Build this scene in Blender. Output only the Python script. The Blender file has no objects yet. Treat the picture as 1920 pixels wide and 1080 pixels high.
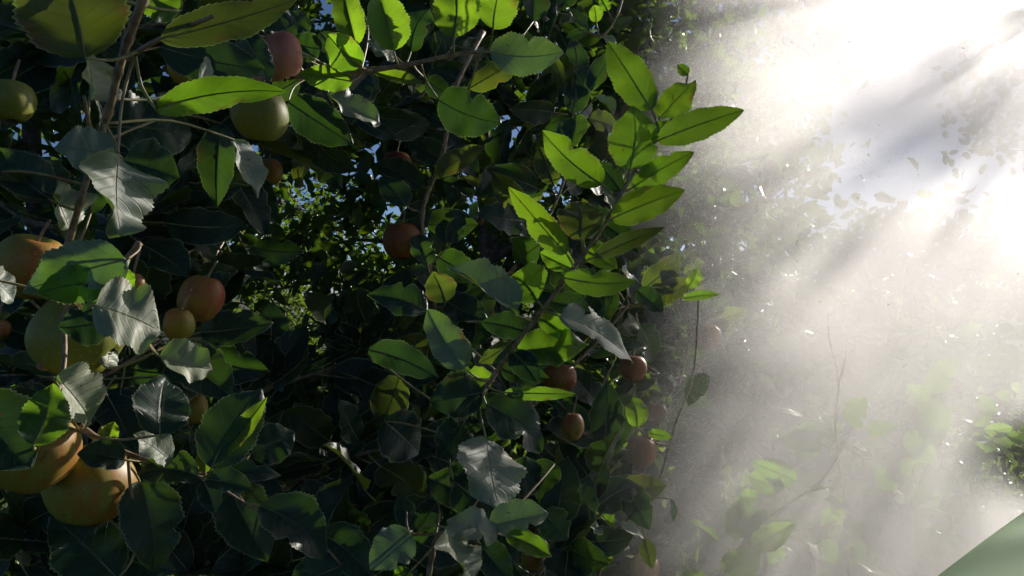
import bpy, math, random
from mathutils import Vector, Matrix, noise
R = math.radians
rng = random.Random(11)
S = bpy.context.scene
COL = S.collection

# ------------------------------------------------------------------ camera
F = 1500.0                       # focal length in pixels of the 1920 px wide photograph
CAM = Vector((0, 0, 1.7))
cd = bpy.data.cameras.new('camera'); cam = bpy.data.objects.new('camera', cd); COL.objects.link(cam)
cam.location = CAM; cam.rotation_euler = (R(90), 0, 0)
cd.sensor_width = 36; cd.lens = 36 * F / 1920; cd.clip_start = .02; cd.clip_end = 800
S.camera = cam
# ------------------------------------------------------------------ sun and sky
SUN = Vector((.812, 1.0, .443)).normalized()       # towards the sun: ahead, up to the right
EL = math.asin(SUN.z); AZ = math.atan2(SUN.x, SUN.y)
w = bpy.data.worlds.new('World'); S.world = w; w.use_nodes = True
nt = w.node_tree; nt.nodes.clear()
sky = nt.nodes.new('ShaderNodeTexSky'); sky.sky_type = 'NISHITA'; sky.sun_disc = False
sky.sun_elevation = EL; sky.sun_rotation = AZ; sky.air_density = .5; sky.dust_density = .25; sky.ozone_density = 3.0
bg = nt.nodes.new('ShaderNodeBackground'); bg.inputs['Strength'].default_value = .05
out = nt.nodes.new('ShaderNodeOutputWorld')
nt.links.new(sky.outputs[0], bg.inputs[0]); nt.links.new(bg.outputs[0], out.inputs[0])
sl = bpy.data.lights.new('sun', 'SUN'); sl.energy = 5.0; sl.angle = R(.42); sl.color = (1, .93, .84)
so = bpy.data.objects.new('sun', sl); COL.objects.link(so); so.location = (8, 10, 8)
so.rotation_euler = SUN.to_track_quat('Z', 'Y').to_euler()
S.view_settings.view_transform = 'Standard'; S.view_settings.look = 'None'
S.view_settings.exposure = .55; S.view_settings.gamma = 1
cy = S.cycles
cy.max_bounces = 6; cy.diffuse_bounces = 3; cy.glossy_bounces = 2; cy.transmission_bounces = 3
cy.volume_bounces = 2; cy.transparent_max_bounces = 4; cy.use_denoising = True
cy.caustics_reflective = False; cy.caustics_refractive = False
cy.volume_step_rate = .45; cy.volume_max_steps = 256
cy.sample_clamp_indirect = 4
try: cy.denoiser = 'OPENIMAGEDENOISE'
except Exception: pass

# ------------------------------------------------------------------ helpers
def P(px, py, d):                # pixel of the photograph and distance ahead -> place in the world
    return Vector(((px - 960) / F * d, d, CAM.z - (py - 540) / F * d))
def tag(o, label=None, cat=None, group=None, kind=None):
    if label: o['label'] = label
    if cat: o['category'] = cat
    if group: o['group'] = group
    if kind: o['kind'] = kind
    return o
def empty(name, loc):
    o = bpy.data.objects.new(name, None); COL.objects.link(o); o.location = loc; o.empty_display_size = .02
    return o
class MB:
    def __init__(s): s.v = []; s.f = []; s.m = []; s.uv = {}
    def face(s, idx, m=0): s.f.append(idx); s.m.append(m)
    def tube(s, pts, rad, n=6, m=0):
        pts = [Vector(p) for p in pts]; b0 = len(s.v); up = None
        for i, p in enumerate(pts):
            t = (pts[min(i+1, len(pts)-1)] - pts[max(i-1, 0)])
            if t.length < 1e-9: t = Vector((0, 0, 1))
            t.normalize()
            if up is None: up = t.orthogonal().normalized()
            else:
                up = up - t * up.dot(t)
                up = up.normalized() if up.length > 1e-6 else t.orthogonal().normalized()
            q = t.cross(up); r = rad[i] if hasattr(rad, '__len__') else rad
            for k in range(n):
                a = 2 * math.pi * k / n
                s.v.append(p + (up * math.cos(a) + q * math.sin(a)) * r)
        for i in range(len(pts)-1):
            for k in range(n):
                a = b0 + i*n + k; b = b0 + i*n + (k+1) % n
                s.face((a, b, b+n, a+n), m)
        s.face(tuple(b0 + k for k in range(n))[::-1], m)
        s.face(tuple(b0 + (len(pts)-1)*n + k for k in range(n)), m)
        return s
    def mesh(s, name, mats, smooth=True):
        me = bpy.data.meshes.new(name); me.from_pydata([tuple(v) for v in s.v], [], s.f)
        for m in mats: me.materials.append(m)
        me.polygons.foreach_set('material_index', s.m)
        if smooth: me.polygons.foreach_set('use_smooth', [True]*len(s.f))
        if s.uv:
            ul = me.uv_layers.new(name='UVMap'); co = []
            for l in me.loops: co += s.uv.get(l.vertex_index, (.5, .02))
            ul.data.foreach_set('uv', co)
        me.update(); return me
    def build(s, name, mats, parent=None, smooth=True, loc=None):
        o = bpy.data.objects.new(name, s.mesh(name, mats, smooth)); COL.objects.link(o)
        if parent: o.parent = parent
        if loc is not None: o.location = loc
        return o
def smooth_path(pts, k=5):
    pts = [Vector(p) for p in pts]; o = []
    for i in range(len(pts)-1):
        p0 = pts[max(i-1, 0)]; p1 = pts[i]; p2 = pts[i+1]; p3 = pts[min(i+2, len(pts)-1)]
        for j in range(k):
            t = j/k
            o.append(.5*((2*p1)+(p2-p0)*t+(2*p0-5*p1+4*p2-p3)*t*t+(3*p1-p0-3*p2+p3)*t**3))
    o.append(pts[-1]); return o

# ------------------------------------------------------------------ materials
def mat(name):
    m = bpy.data.materials.new(name); m.use_nodes = True; t = m.node_tree; t.nodes.clear()
    o = t.nodes.new('ShaderNodeOutputMaterial'); return m, t, o
class N:
    def __init__(s, t): s.t = t
    def n(s, kind, **kw):
        x = s.t.nodes.new('ShaderNode'+kind)
        for k, v in kw.items():
            if k.startswith('i_'): s.set(x.inputs[k[2:].replace('_', ' ')], v)
            else: setattr(x, k, v)
        return x
    def set(s, inp, v):
        if isinstance(v, bpy.types.NodeSocket): s.t.links.new(v, inp)
        else: inp.default_value = v
    def math(s, op, a, b=0., c=0., clamp=False):
        x = s.t.nodes.new('ShaderNodeMath'); x.operation = op; x.use_clamp = clamp
        for i, v in enumerate((a, b, c)): s.set(x.inputs[i], v)
        return x.outputs[0]
    def mix(s, f, a, b):
        x = s.t.nodes.new('ShaderNodeMix'); x.data_type = 'RGBA'
        s.set(x.inputs[0], f); s.set(x.inputs[6], a); s.set(x.inputs[7], b); return x.outputs[2]
    def ss(s, v, a, b, lo=0., hi=1.):
        x = s.t.nodes.new('ShaderNodeMapRange'); x.interpolation_type = 'SMOOTHSTEP'
        s.set(x.inputs[0], v); x.inputs[1].default_value = a; x.inputs[2].default_value = b
        x.inputs[3].default_value = lo; x.inputs[4].default_value = hi; return x.outputs[0]
    def link(s, a, b): s.t.links.new(a, b)
def c4(c): return (c[0], c[1], c[2], 1)

def leaf_mat(name, top, under, trans, tf=.42, rough=.38, spec=.5, veins=True, brown=.0):
    m, t, o = mat(name); q = N(t)
    uvn = q.n('UVMap'); sep = q.n('SeparateXYZ'); q.link(uvn.outputs[0], sep.inputs[0])
    a = q.math('ABSOLUTE', q.math('SUBTRACT', q.math('MULTIPLY', sep.outputs[0], 2.), 1.)); v = sep.outputs[1]
    oi = q.n('ObjectInfo'); geo = q.n('NewGeometry'); tc = q.n('TexCoord')
    nz = q.n('TexNoise', i_Scale=38., i_Detail=4.); q.link(tc.outputs['Object'], nz.inputs['Vector'])
    nz2 = q.n('TexNoise', i_Scale=170., i_Detail=3.); q.link(tc.outputs['Object'], nz2.inputs['Vector'])
    ph = q.math('FRACT', q.math('SUBTRACT', q.math('MULTIPLY', v, 8.5), q.math('MULTIPLY', a, 2.1)))
    lv = q.math('ABSOLUTE', q.math('SUBTRACT', ph, .5))
    vein = q.ss(lv, .02, .085, 1., 0.) if veins else 0.
    mid = q.ss(a, .015, .05, 1., 0.)
    vm = q.math('MAXIMUM', q.math('MULTIPLY', vein, .55), mid) if veins else mid
    rv = q.ss(q.math('ADD', q.math('MULTIPLY', nz.outputs['Fac'], .6), q.math('MULTIPLY', oi.outputs['Random'], .4)), .25, .75)
    tcol = q.mix(rv, c4(top), c4([top[0]*1.7, top[1]*1.45, top[2]*1.15]))
    ucol = q.mix(rv, c4(under), c4([under[0]*1.3, under[1]*1.2, under[2]*1.1]))
    base = q.mix(geo.outputs['Backfacing'], tcol, ucol)
    base = q.mix(q.math('MULTIPLY', vm, .45), base, c4((.17, .2, .07)))
    tr = q.mix(rv, c4(trans), c4([trans[0]*1.35, trans[1]*1.12, trans[2]]))
    tr = q.mix(q.math('MULTIPLY', vm, .5), tr, c4([trans[0]*.45, trans[1]*.5, trans[2]*.6]))
    # brown scorched patches near the rim and small bites of rust
    edge = q.math('MULTIPLY', q.ss(a, .45, 1.0), q.ss(nz.outputs['Fac'], .56-brown, .68-brown))
    spot = q.ss(nz2.outputs['Fac'], .70-brown*.3, .76-brown*.3)
    bm = q.math('MAXIMUM', edge, spot)
    base = q.mix(bm, base, c4((.13, .075, .03))); tr = q.mix(bm, tr, c4((.3, .16, .03)))
    rim = q.ss(a, .91, .985); base = q.mix(q.math('MULTIPLY', rim, .7), base, c4((.30, .33, .2))); tr = q.mix(q.math('MULTIPLY', rim, .5), tr, c4((.45, .65, .12)))
    bp = q.n('Bump', i_Strength=.55, i_Distance=.0012)
    h = q.math('ADD', q.math('MULTIPLY', nz2.outputs['Fac'], .55), q.math('MULTIPLY', q.math('SUBTRACT', 1., vm), .8))
    q.link(h, bp.inputs['Height'])
    pr = q.n('BsdfPrincipled'); q.set(pr.inputs['Base Color'], base)
    pr.inputs['Specular IOR Level'].default_value = spec
    q.set(pr.inputs['Roughness'], q.math('ADD', q.math('MULTIPLY', nz.outputs['Fac'], .22), rough - .11 ))
    q.link(bp.outputs[0], pr.inputs['Normal'])
    tl = q.n('BsdfTranslucent'); q.set(tl.inputs['Color'], tr)
    mx = q.n('MixShader'); mx.inputs[0].default_value = tf
    q.link(pr.outputs[0], mx.inputs[1]); q.link(tl.outputs[0], mx.inputs[2]); q.link(mx.outputs[0], o.inputs[0])
    return m
LEAF = leaf_mat('apple leaf', (.016, .042, .020), (.06, .085, .045), (.30, .62, .02), tf=.48, brown=.022)
LEAF_SHADED = leaf_mat('shaded apple leaf', (.011, .034, .026), (.045, .07, .045), (.12, .30, .02), tf=.14, rough=.42, spec=.36)  # shade put into the colour: darker, less translucent copy of the leaf
LEAF_GREY = leaf_mat('glint-tinted apple leaf', (.16, .205, .16), (.15, .19, .13), (.22, .46, .03), tf=.22, rough=.55, spec=.8, brown=.0)  # the sun's glance put into the colour: paler grey copy of the leaf
LEAF_OLD = leaf_mat('browning apple leaf', (.03, .055, .02), (.07, .09, .04), (.17, .27, .02), tf=.38, brown=.05)
LEAF_FAR = leaf_mat('crown leaf', (.02, .045, .018), (.05, .07, .035), (.16, .32, .015), tf=.3, veins=False)

def bark_mat(name, c1, c2, rough=.7, sc=160.):
    m, t, o = mat(name); q = N(t); tc = q.n('TexCoord')
    nz = q.n('TexNoise', i_Scale=sc, i_Detail=5.); q.link(tc.outputs['Object'], nz.inputs['Vector'])
    pr = q.n('BsdfPrincipled', i_Roughness=rough)
    q.set(pr.inputs['Base Color'], q.mix(q.ss(nz.outputs['Fac'], .35, .65), c4(c1), c4(c2)))
    bp = q.n('Bump', i_Strength=.5, i_Distance=.001); q.link(nz.outputs['Fac'], bp.inputs['Height'])
    q.link(bp.outputs[0], pr.inputs['Normal']); q.link(pr.outputs[0], o.inputs[0]); return m
TWIG = bark_mat('young bark', (.19, .12, .07), (.36, .26, .16), .5)
BARK = bark_mat('old bark', (.06, .045, .035), (.15, .12, .10), .9, 40.)
STALK = bark_mat('leaf stalk', (.24, .25, .09), (.36, .30, .15), .5)
STALK_RED = bark_mat('reddish leaf stalk', (.26, .16, .07), (.36, .30, .14), .5)
DRY = bark_mat('dry straw twig', (.6, .5, .36), (.75, .65, .5), .6)
_t = DRY.node_tree; _o = [x for x in _t.nodes if x.type == 'OUTPUT_MATERIAL'][0]; _p = [x for x in _t.nodes if x.type == 'BSDF_PRINCIPLED'][0]
_tl = _t.nodes.new('ShaderNodeBsdfTranslucent'); _tl.inputs[0].default_value = (.8, .68, .45, 1); _mx = _t.nodes.new('ShaderNodeMixShader'); _mx.inputs[0].default_value = .5
_t.links.new(_p.outputs[0], _mx.inputs[1]); _t.links.new(_tl.outputs[0], _mx.inputs[2]); _t.links.new(_mx.outputs[0], _o.inputs[0])

def apple_mat(name, ground, blush, amount):
    m, t, o = mat(name); q = N(t); tc = q.n('TexCoord'); oi = q.n('ObjectInfo')
    ad = q.n('VectorMath', operation='ADD'); q.link(tc.outputs['Object'], ad.inputs[0]); q.link(oi.outputs['Random'], ad.inputs[1])
    nz = q.n('TexNoise', i_Scale=24., i_Detail=6., i_Roughness=.65); q.link(ad.outputs[0], nz.inputs['Vector'])
    mp = q.n('Mapping'); mp.inputs['Scale'].default_value = (150, 150, 14); q.link(ad.outputs[0], mp.inputs[0])
    st = q.n('TexNoise', i_Scale=1., i_Detail=3.); q.link(mp.outputs[0], st.inputs['Vector'])
    sp = q.n('SeparateXYZ'); q.link(tc.outputs['Object'], sp.inputs[0])
    side = q.math('ADD', q.math('MULTIPLY', sp.outputs[0], 9.), q.math('MULTIPLY', sp.outputs[2], 4.))
    f = q.ss(q.math('ADD', q.math('ADD', side, amount-.5), q.math('ADD', q.math('MULTIPLY', nz.outputs['Fac'], 1.5), q.math('MULTIPLY', st.outputs['Fac'], .9))), .75, 1.75)
    c = q.mix(f, c4(ground), c4(blush))
    vo = q.n('TexVoronoi', i_Scale=260.); q.link(tc.outputs['Object'], vo.inputs['Vector'])
    c = q.mix(q.ss(vo.outputs['Distance'], .10, .2, .55, 0.), c, c4((.5, .42, .22)))
    scab = q.n('TexNoise', i_Scale=60., i_Detail=5.); q.link(ad.outputs[0], scab.inputs['Vector'])
    c = q.mix(q.ss(scab.outputs['Fac'], .64, .70, 0., .75), c, c4((.12, .07, .04)))
    pr = q.n('BsdfPrincipled'); q.set(pr.inputs['Roughness'], q.math('ADD', .3, q.math('MULTIPLY', nz.outputs['Fac'], .35))); q.set(pr.inputs['Base Color'], c)
    pr.inputs['Specular IOR Level'].default_value = .4
    pr.inputs['Subsurface Weight'].default_value = .0
    bp = q.n('Bump', i_Strength=.25, i_Distance=.0006); q.link(st.outputs['Fac'], bp.inputs['Height']); q.link(bp.outputs[0], pr.inputs['Normal'])
    q.link(pr.outputs[0], o.inputs[0]); return m
AP_GREEN = apple_mat('green apple skin', (.20, .22, .03), (.34, .11, .03), .0)
AP_AMBER = apple_mat('amber apple skin', (.27, .265, .04), (.42, .09, .025), .26)
AP_RED = apple_mat('red apple skin', (.33, .25, .04), (.33, .045, .025), .45)
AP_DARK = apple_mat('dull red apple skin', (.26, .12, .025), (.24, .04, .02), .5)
AP_PINK = apple_mat('pink apple skin', (.50, .30, .14), (.50, .16, .12), .6)

# ------------------------------------------------------------------ leaves
def prof(s):
    if s <= 0 or s >= 1: return 0
    return (s**.55)*((1-s)**.78)/.406 * (1 - .22*max(0, (s-.78)/.22))
def leaf_mesh(L, W, fold=.25, curl=0., wave=.05, ns=30, nt_=8, seed=0, tooth=.05, quilt=.012, twist=0., roll_in=0., bite=0.):
    r = random.Random(seed); b = MB(); asym = r.uniform(-.06, .06); bend = r.uniform(-.07, .07)
    p1, p2 = r.uniform(0, 6), r.uniform(0, 6); ntooth = 19
    for i in range(ns+1):
        s = i/ns; y = s*L; hw = prof(s) * W/2
        saw = ((s*ntooth) % 1.0); bt = bite*math.exp(-((s-.35-.35*((seed*37) % 10)/10)/.055)**2)
        cx = bend * L * (s*(1-s)*4)
        cut = 1.0
        for k in range(nt_+1):
            t = -1 + 2*k/nt_; e = hw * (1 + asym*(1 if t > 0 else -1))
            if abs(t) > .99: e *= 1 + tooth*(saw-.5)*2 + .035*math.sin(9*s*3.1+p1+t)
            if bite and (t > 0) == (seed % 2 == 0): e *= 1-bt
            x = t * e; at = abs(t)
            z = fold * abs(x) - roll_in * W * at**3 * (.4+.6*math.sin(math.pi*s))
            z += curl * L * s*s
            z += wave * W * at**1.5 * math.sin(s*10 + p1 + (0 if t > 0 else p2))
            z += wave * .5 * W * at * math.sin(s*19 + p2 + t)
            z += quilt * L * math.cos(2*math.pi*(s*8.5 - at*2.1))*(.6+.8*math.sin(s*13+p2+(2 if t > 0 else 0))) * at**.6 * (1-at)*2.5 * (1-s)
            a = twist*s
            b.v.append(Vector((cx + x*math.cos(a) - z*math.sin(a)*.0, y*(1-.25*abs(curl)*s), z + x*math.sin(a))))
            b.uv[len(b.v)-1] = (t*.5+.5, s)
    n = nt_+1
    for i in range(ns):
        for k in range(nt_):
            q = i*n+k; b.face((q, q+1, q+n+1, q+n))
    return b
def mid_line(b, ns, nt_, lift=-.0004):
    n = nt_+1
    return [b.v[i*n + nt_//2] + Vector((0, 0, lift)) for i in range(0, ns+1, max(1, ns//8))]
SHADE = []; LIT = []             # places the added tree's crown shades / leaves in sun
def nearest(path, p):
    return min(path, key=lambda a: (a-p).length)
cnt = [0]
def hero(root, path, bx, by, tx, ty, wpx, mode, d, dz=None, roll=0., m=None, fold=None, curl=None, wave=None, bite=0., rollin=None):
    """one modelled leaf from its base to its tip; mode: T sun comes through it, G catches the sun at a glance, D in shade"""
    cnt[0] += 1; r = random.Random(cnt[0]*7+3)
    B = P(bx, by, d); ray = (P(tx, ty, 1) - CAM)
    mid = P((bx+tx)/2, (by+ty)/2, d); v = (CAM - mid).normalized()
    if mode == 'G':
        n = ((SUN + v).normalized()*1.0 + v*.28 + Vector((r.uniform(-.1, .1), 0, r.uniform(-.1, .1)))).normalized()
    elif mode == 'T':
        n = (v + Vector((r.uniform(-.25, .25), 0, r.uniform(-.1, .35)))).normalized()
    else:
        n = (v + Vector((r.uniform(-.3, .45), 0, r.uniform(0, .7)))).normalized()
    Lpx = math.hypot(tx-bx, ty-by); L0 = Lpx/F*d
    H = (SUN + v).normalized()
    if mode == 'G':              # tilt the blade so that it glances the sunlight towards the path in front of the tree
        best = None
        for ti in range(-6, 7):
            T_ = P(tx, ty, d + ti/6*.6*L0); a_ = (T_-B).normalized(); e_ = a_.orthogonal().normalized(); f_ = a_.cross(e_)
            for k_ in range(36):
                n_ = e_*math.cos(k_*R(10)) + f_*math.sin(k_*R(10))
                if n_.dot(v) < .3 or n_.dot(SUN) < .12: continue
                sc_ = n_.dot(H) - .05*abs(ti)/6 + .25*min(n_.dot(v), .55)
                if best is None or sc_ > best[0]: best = (sc_, T_, n_)
        if best: td = best[1].y; n = best[2]
        else: td = d
        roll = 0
    elif dz is None:
        den = ray.dot(n); td = (B-CAM).dot(n)/den if abs(den) > 1e-3 else d
        td = max(d-.55*L0, min(d+.55*L0, td))
    else: td = d+dz
    T = P(tx, ty, td); ax = T-B; L = ax.length; ax.normalize()
    n = (n - ax*n.dot(ax)).normalized()
    if roll: n = Matrix.Rotation(R(roll), 3, ax) @ n
    side = ax.cross(n).normalized()
    c = max(.3, math.sqrt(max(0, 1-side.dot(v)**2)))
    W = min(wpx/F*d/c*1.05, 1.15*L)
    if mode == 'G' and Lpx > 60: W = max(W, .58*L)
    fo = r.uniform(.12, .55) if fold is None else fold
    cu = r.uniform(-.32, .06) if curl is None else curl
    wa = r.uniform(.03, .10) if wave is None else wave
    ri = r.uniform(0, .06) if rollin is None else rollin
    ns, k = 57, 10
    if not bite and r.random() < .3: bite = r.uniform(.25, .6)
    b = leaf_mesh(L, W, fo, cu, wa, ns, k, cnt[0], twist=r.uniform(-.35, .35), roll_in=ri, bite=bite, quilt=.014 if mode == 'G' else .011)
    if m is None: m = {'T': LEAF, 'G': LEAF_GREY, 'D': LEAF_SHADED}[mode]
    M = Matrix((side, ax, n)).transposed()
    o = b.build('leaf', [m], root)
    o.matrix_world = Matrix.Translation(B) @ M.to_4x4()
    # stalk runs from the twig to the blade and on as its raised midrib
    Mi = M.transposed(); S0 = Mi @ (nearest(path, B - ax*.012) - B)
    dist = S0.length; ln = mid_line(b, ns, k)
    bow = Vector((0, -.25*dist, -.1*dist))
    pts = smooth_path([S0, S0*.45 + bow*.4, Vector((0, 0, -.0004))], 4)[:-1] + ln
    rad = [.0010]*4 + [.0009]*4; rad += [.0007*(1-.8*i/len(ln)) for i in range(len(ln))]
    sk = MB().tube(pts, rad[:len(pts)], 5).build('leaf_stalk', [r.choice((STALK, STALK, STALK_RED))], o)
    bpy.context.view_layer.update() if False else None
    ctr = B + ax*L*.55
    (SHADE if mode == 'D' else LIT).append((ctr, .052 if mode == 'T' else .06))
    return o
def branch(label, pts, r0, r1, group='apple branches', m=None, cat='branch', extra=()):
    path = smooth_path([P(*p) for p in pts], 6); root = empty('apple_branch', (0, 0, 0))
    tag(root, label, cat, group)
    n = len(path); b = MB(); rr = random.Random(len(label))
    rad = [(r0+(r1-r0)*i/(n-1))*(1+rr.uniform(-.12, .12) + (.35 if i % 6 == 0 else 0)) for i in range(n)]
    b.tube(path, rad, 7)
    allp = list(path)
    for e in extra:
        ep = smooth_path([P(*p) for p in e[0]], 5); b.tube(ep, [e[1]*(1-.4*i/len(ep)) for i in range(len(ep))], 6); allp += ep
    b.build('stem', [m or TWIG], root)
    return root, allp

# --- left branch, close to the camera
A, pa = branch('thick reddish twig running down the left side among large pale leaves', [(290, -60, .46), (268, 0, .46), (240, 75, .47), (222, 135, .48), (203, 210, .49), (180, 278, .50), (150, 380, .51), (126, 465, .52), (100, 560, .54)], .0027, .0021,
               extra=[([(240, 110, .47), (290, 78, .44), (400, 30, .42)], .0019), ([(222, -40, .47), (228, 30, .47), (231, 80, .475), (226, 120, .48)], .0019), ([(182, 270, .5), (166, 230, .49), (158, 180, .48)], .0016)])
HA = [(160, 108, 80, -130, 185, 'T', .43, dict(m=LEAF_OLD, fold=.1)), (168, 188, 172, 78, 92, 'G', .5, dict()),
      (204, 238, 378, 232, 112, 'D', .53, dict(fold=.1)), (292, 206, 540, 172, 62, 'T', .46, dict(fold=.3, bite=.25)),
      (300, 72, 560, -12, 72, 'T', .42, dict(m=LEAF_OLD, roll=-40, fold=.1)), (300, 88, 505, 118, 88, 'D', .56, dict()),
      (340, 20, 250, -30, 70, 'T', .5, dict()),
      (222, 288, 222, 446, 195, 'G', .45, dict(fold=.22, wave=.1, roll=-18)), (215, 292, 104, 264, 78, 'G', .47, dict()),
      (232, 300, 340, 330, 90, 'D', .465, dict()), (440, 262, 480, 374, 46, 'G', .58, dict()), (416, 232, 404, 390, 66, 'D', .62, dict()),
      (376, 158, 402, 106, 40, 'G', .55, dict()), (130, 430, 76, 325, 68, 'G', .52, dict(wave=.1)), (92, 372, -8, 262, 92, 'D', .5, dict()),
      (5, 322, 75, 372, 45, 'T', .49, dict(m=LEAF_OLD)), (170, 400, 160, 320, 60, 'D', .56, dict())]
for h in HA: hero(A, pa, *h[:7], **h[7])
for q_ in ((245, 70, .47), (262, 15, .46), (226, 125, .48), (205, 205, .49)): LIT.append((P(*q_), .04))
# --- lower left fruiting spur
A2, pa2 = branch('short spur at the left edge with a large crinkled pale leaf between the apples', [(80, 690, .56), (140, 560, .55), (190, 520, .54), (235, 488, .53), (262, 455, .53)], .0032, .002,
                 extra=[([(140, 560, .55), (180, 580, .5)], .0016), ([(190, 520, .54), (290, 660, .58)], .0016), ([(120, 600, .55), (118, 700, .52), (70, 835, .47)], .0018)])
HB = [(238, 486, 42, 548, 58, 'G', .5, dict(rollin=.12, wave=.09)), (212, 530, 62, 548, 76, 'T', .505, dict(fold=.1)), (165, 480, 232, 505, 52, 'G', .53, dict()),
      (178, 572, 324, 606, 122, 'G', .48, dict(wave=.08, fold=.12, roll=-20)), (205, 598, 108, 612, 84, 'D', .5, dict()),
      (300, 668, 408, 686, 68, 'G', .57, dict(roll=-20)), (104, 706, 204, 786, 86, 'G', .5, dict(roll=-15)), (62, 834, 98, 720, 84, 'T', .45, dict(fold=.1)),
      (300, 815, 318, 690, 106, 'D', .52, dict()), (-50, 750, 60, 880, 150, 'D', .46, dict()), (350, 640, 372, 716, 42, 'D', .6, dict()),
      (240, 545, 222, 500, 44, 'T', .56, dict()), (200, 690, 214, 640, 38, 'G', .57, dict()), (-30, 520, 40, 560, 50, 'G', .52, dict())]
for h in HB: hero(A2, pa2, *h[:7], **h[7])
# --- lower left twig with leaf rosette
A3, pa3 = branch('thin dark twig with a leaf rosette above the lower left dark corner', [(150, 800, .55), (210, 838, .55), (290, 868, .55), (380, 893, .55), (402, 905, .55)], .0024, .0018,
                 extra=[([(240, 850, .55), (245, 920, .55), (262, 1010, .56)], .0013), ([(380, 893, .55), (470, 950, .58)], .0013)])
HC = [(396, 878, 492, 722, 108, 'D', .53, dict(fold=.1)), (404, 862, 502, 745, 40, 'T', .535, dict()), (322, 866, 252, 812, 52, 'G', .54, dict()), (236, 862, 144, 850, 56, 'D', .53, dict()),
      (372, 892, 236, 872, 62, 'D', .54, dict()), (386, 896, 534, 884, 46, 'D', .54, dict()), (388, 898, 474, 912, 46, 'D', .535, dict()),
      (382, 902, 404, 964, 42, 'D', .54, dict()), (384, 886, 380, 836, 36, 'T', .55, dict()), (262, 902, 300, 1078, 108, 'D', .56, dict()),
      (488, 950, 628, 1036, 90, 'D', .57, dict()), (430, 905, 502, 1052, 100, 'D', .6, dict()), (220, 1085, 96, 958, 120, 'D', .55, dict()),
      (470, 850, 560, 810, 76, 'D', .6, dict()), (640, 1060, 540, 1100, 80, 'D', .6, dict()), (200, 830, 215, 790, 32, 'T', .56, dict()), (600, 1000, 700, 1080, 80, 'D', .62, dict())]
for h in HC: hero(A3, pa3, *h[:7], **h[7])
# --- top branch with upright backlit leaves
B_, pb = branch('dark horizontal twig carrying upright bright green backlit leaves at the top edge', [(470, 150, .80), (560, 142, .77), (640, 137, .75), (700, 131, .75), (760, 122, .75), (850, 103, .75), (918, 95, .75)], .003, .0018,
                extra=[([(900, 98, .75), (888, 140, .76), (878, 168, .77)], .0013), ([(676, 134, .75), (690, 60, .78), (672, 0, .8), (664, -40, .8)], .0013)])
HD = [(668, 84, 640, -45, 56, 'T', .74, {}), (676, 126, 612, 62, 62, 'T', .73, {}), (738, 94, 712, -35, 78, 'T', .73, {}), (771, 94, 800, -5, 56, 'D', .76, {}),
      (851, 70, 850, -55, 88, 'T', .73, {}), (925, 54, 948, -45, 76, 'T', .72, {}), (918, 97, 1057, 97, 30, 'G', .74, dict(rollin=.05)), (880, 166, 990, 98, 44, 'T', .77, dict(m=LEAF_OLD)),
      (660, 152, 556, 138, 46, 'T', .74, {}), (742, 106, 688, 78, 32, 'G', .77, {}), (822, 186, 942, 232, 88, 'D', .78, dict(fold=.1)),
      (616, 180, 714, 234, 44, 'G', .74, {}), (540, 190, 668, 272, 78, 'D', .72, {}), (468, 22, 464, 90, 56, 'G', .7, {}), (604, 92, 542, 78, 52, 'D', .72, {}),
      (800, 150, 845, 180, 40, 'D', .8, {}), (650, 150, 620, 110, 45, 'T', .76, {}), (560, 150, 500, 180, 46, 'D', .78, {}), (700, 134, 800, 150, 24, 'T', .76, {}), (520, 60, 580, 20, 60, 'D', .78, {}),
      (600, 60, 630, 110, 40, 'D', .76, {}), (1000, 40, 1010, -50, 50, 'D', .85, {}), (455, 62, 512, 152, 58, 'D', .6, dict(fold=.2)), (470, 30, 540, 52, 40, 'D', .62, {})]
for h in HD: hero(B_, pb, *h[:7], **h[7])
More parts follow.
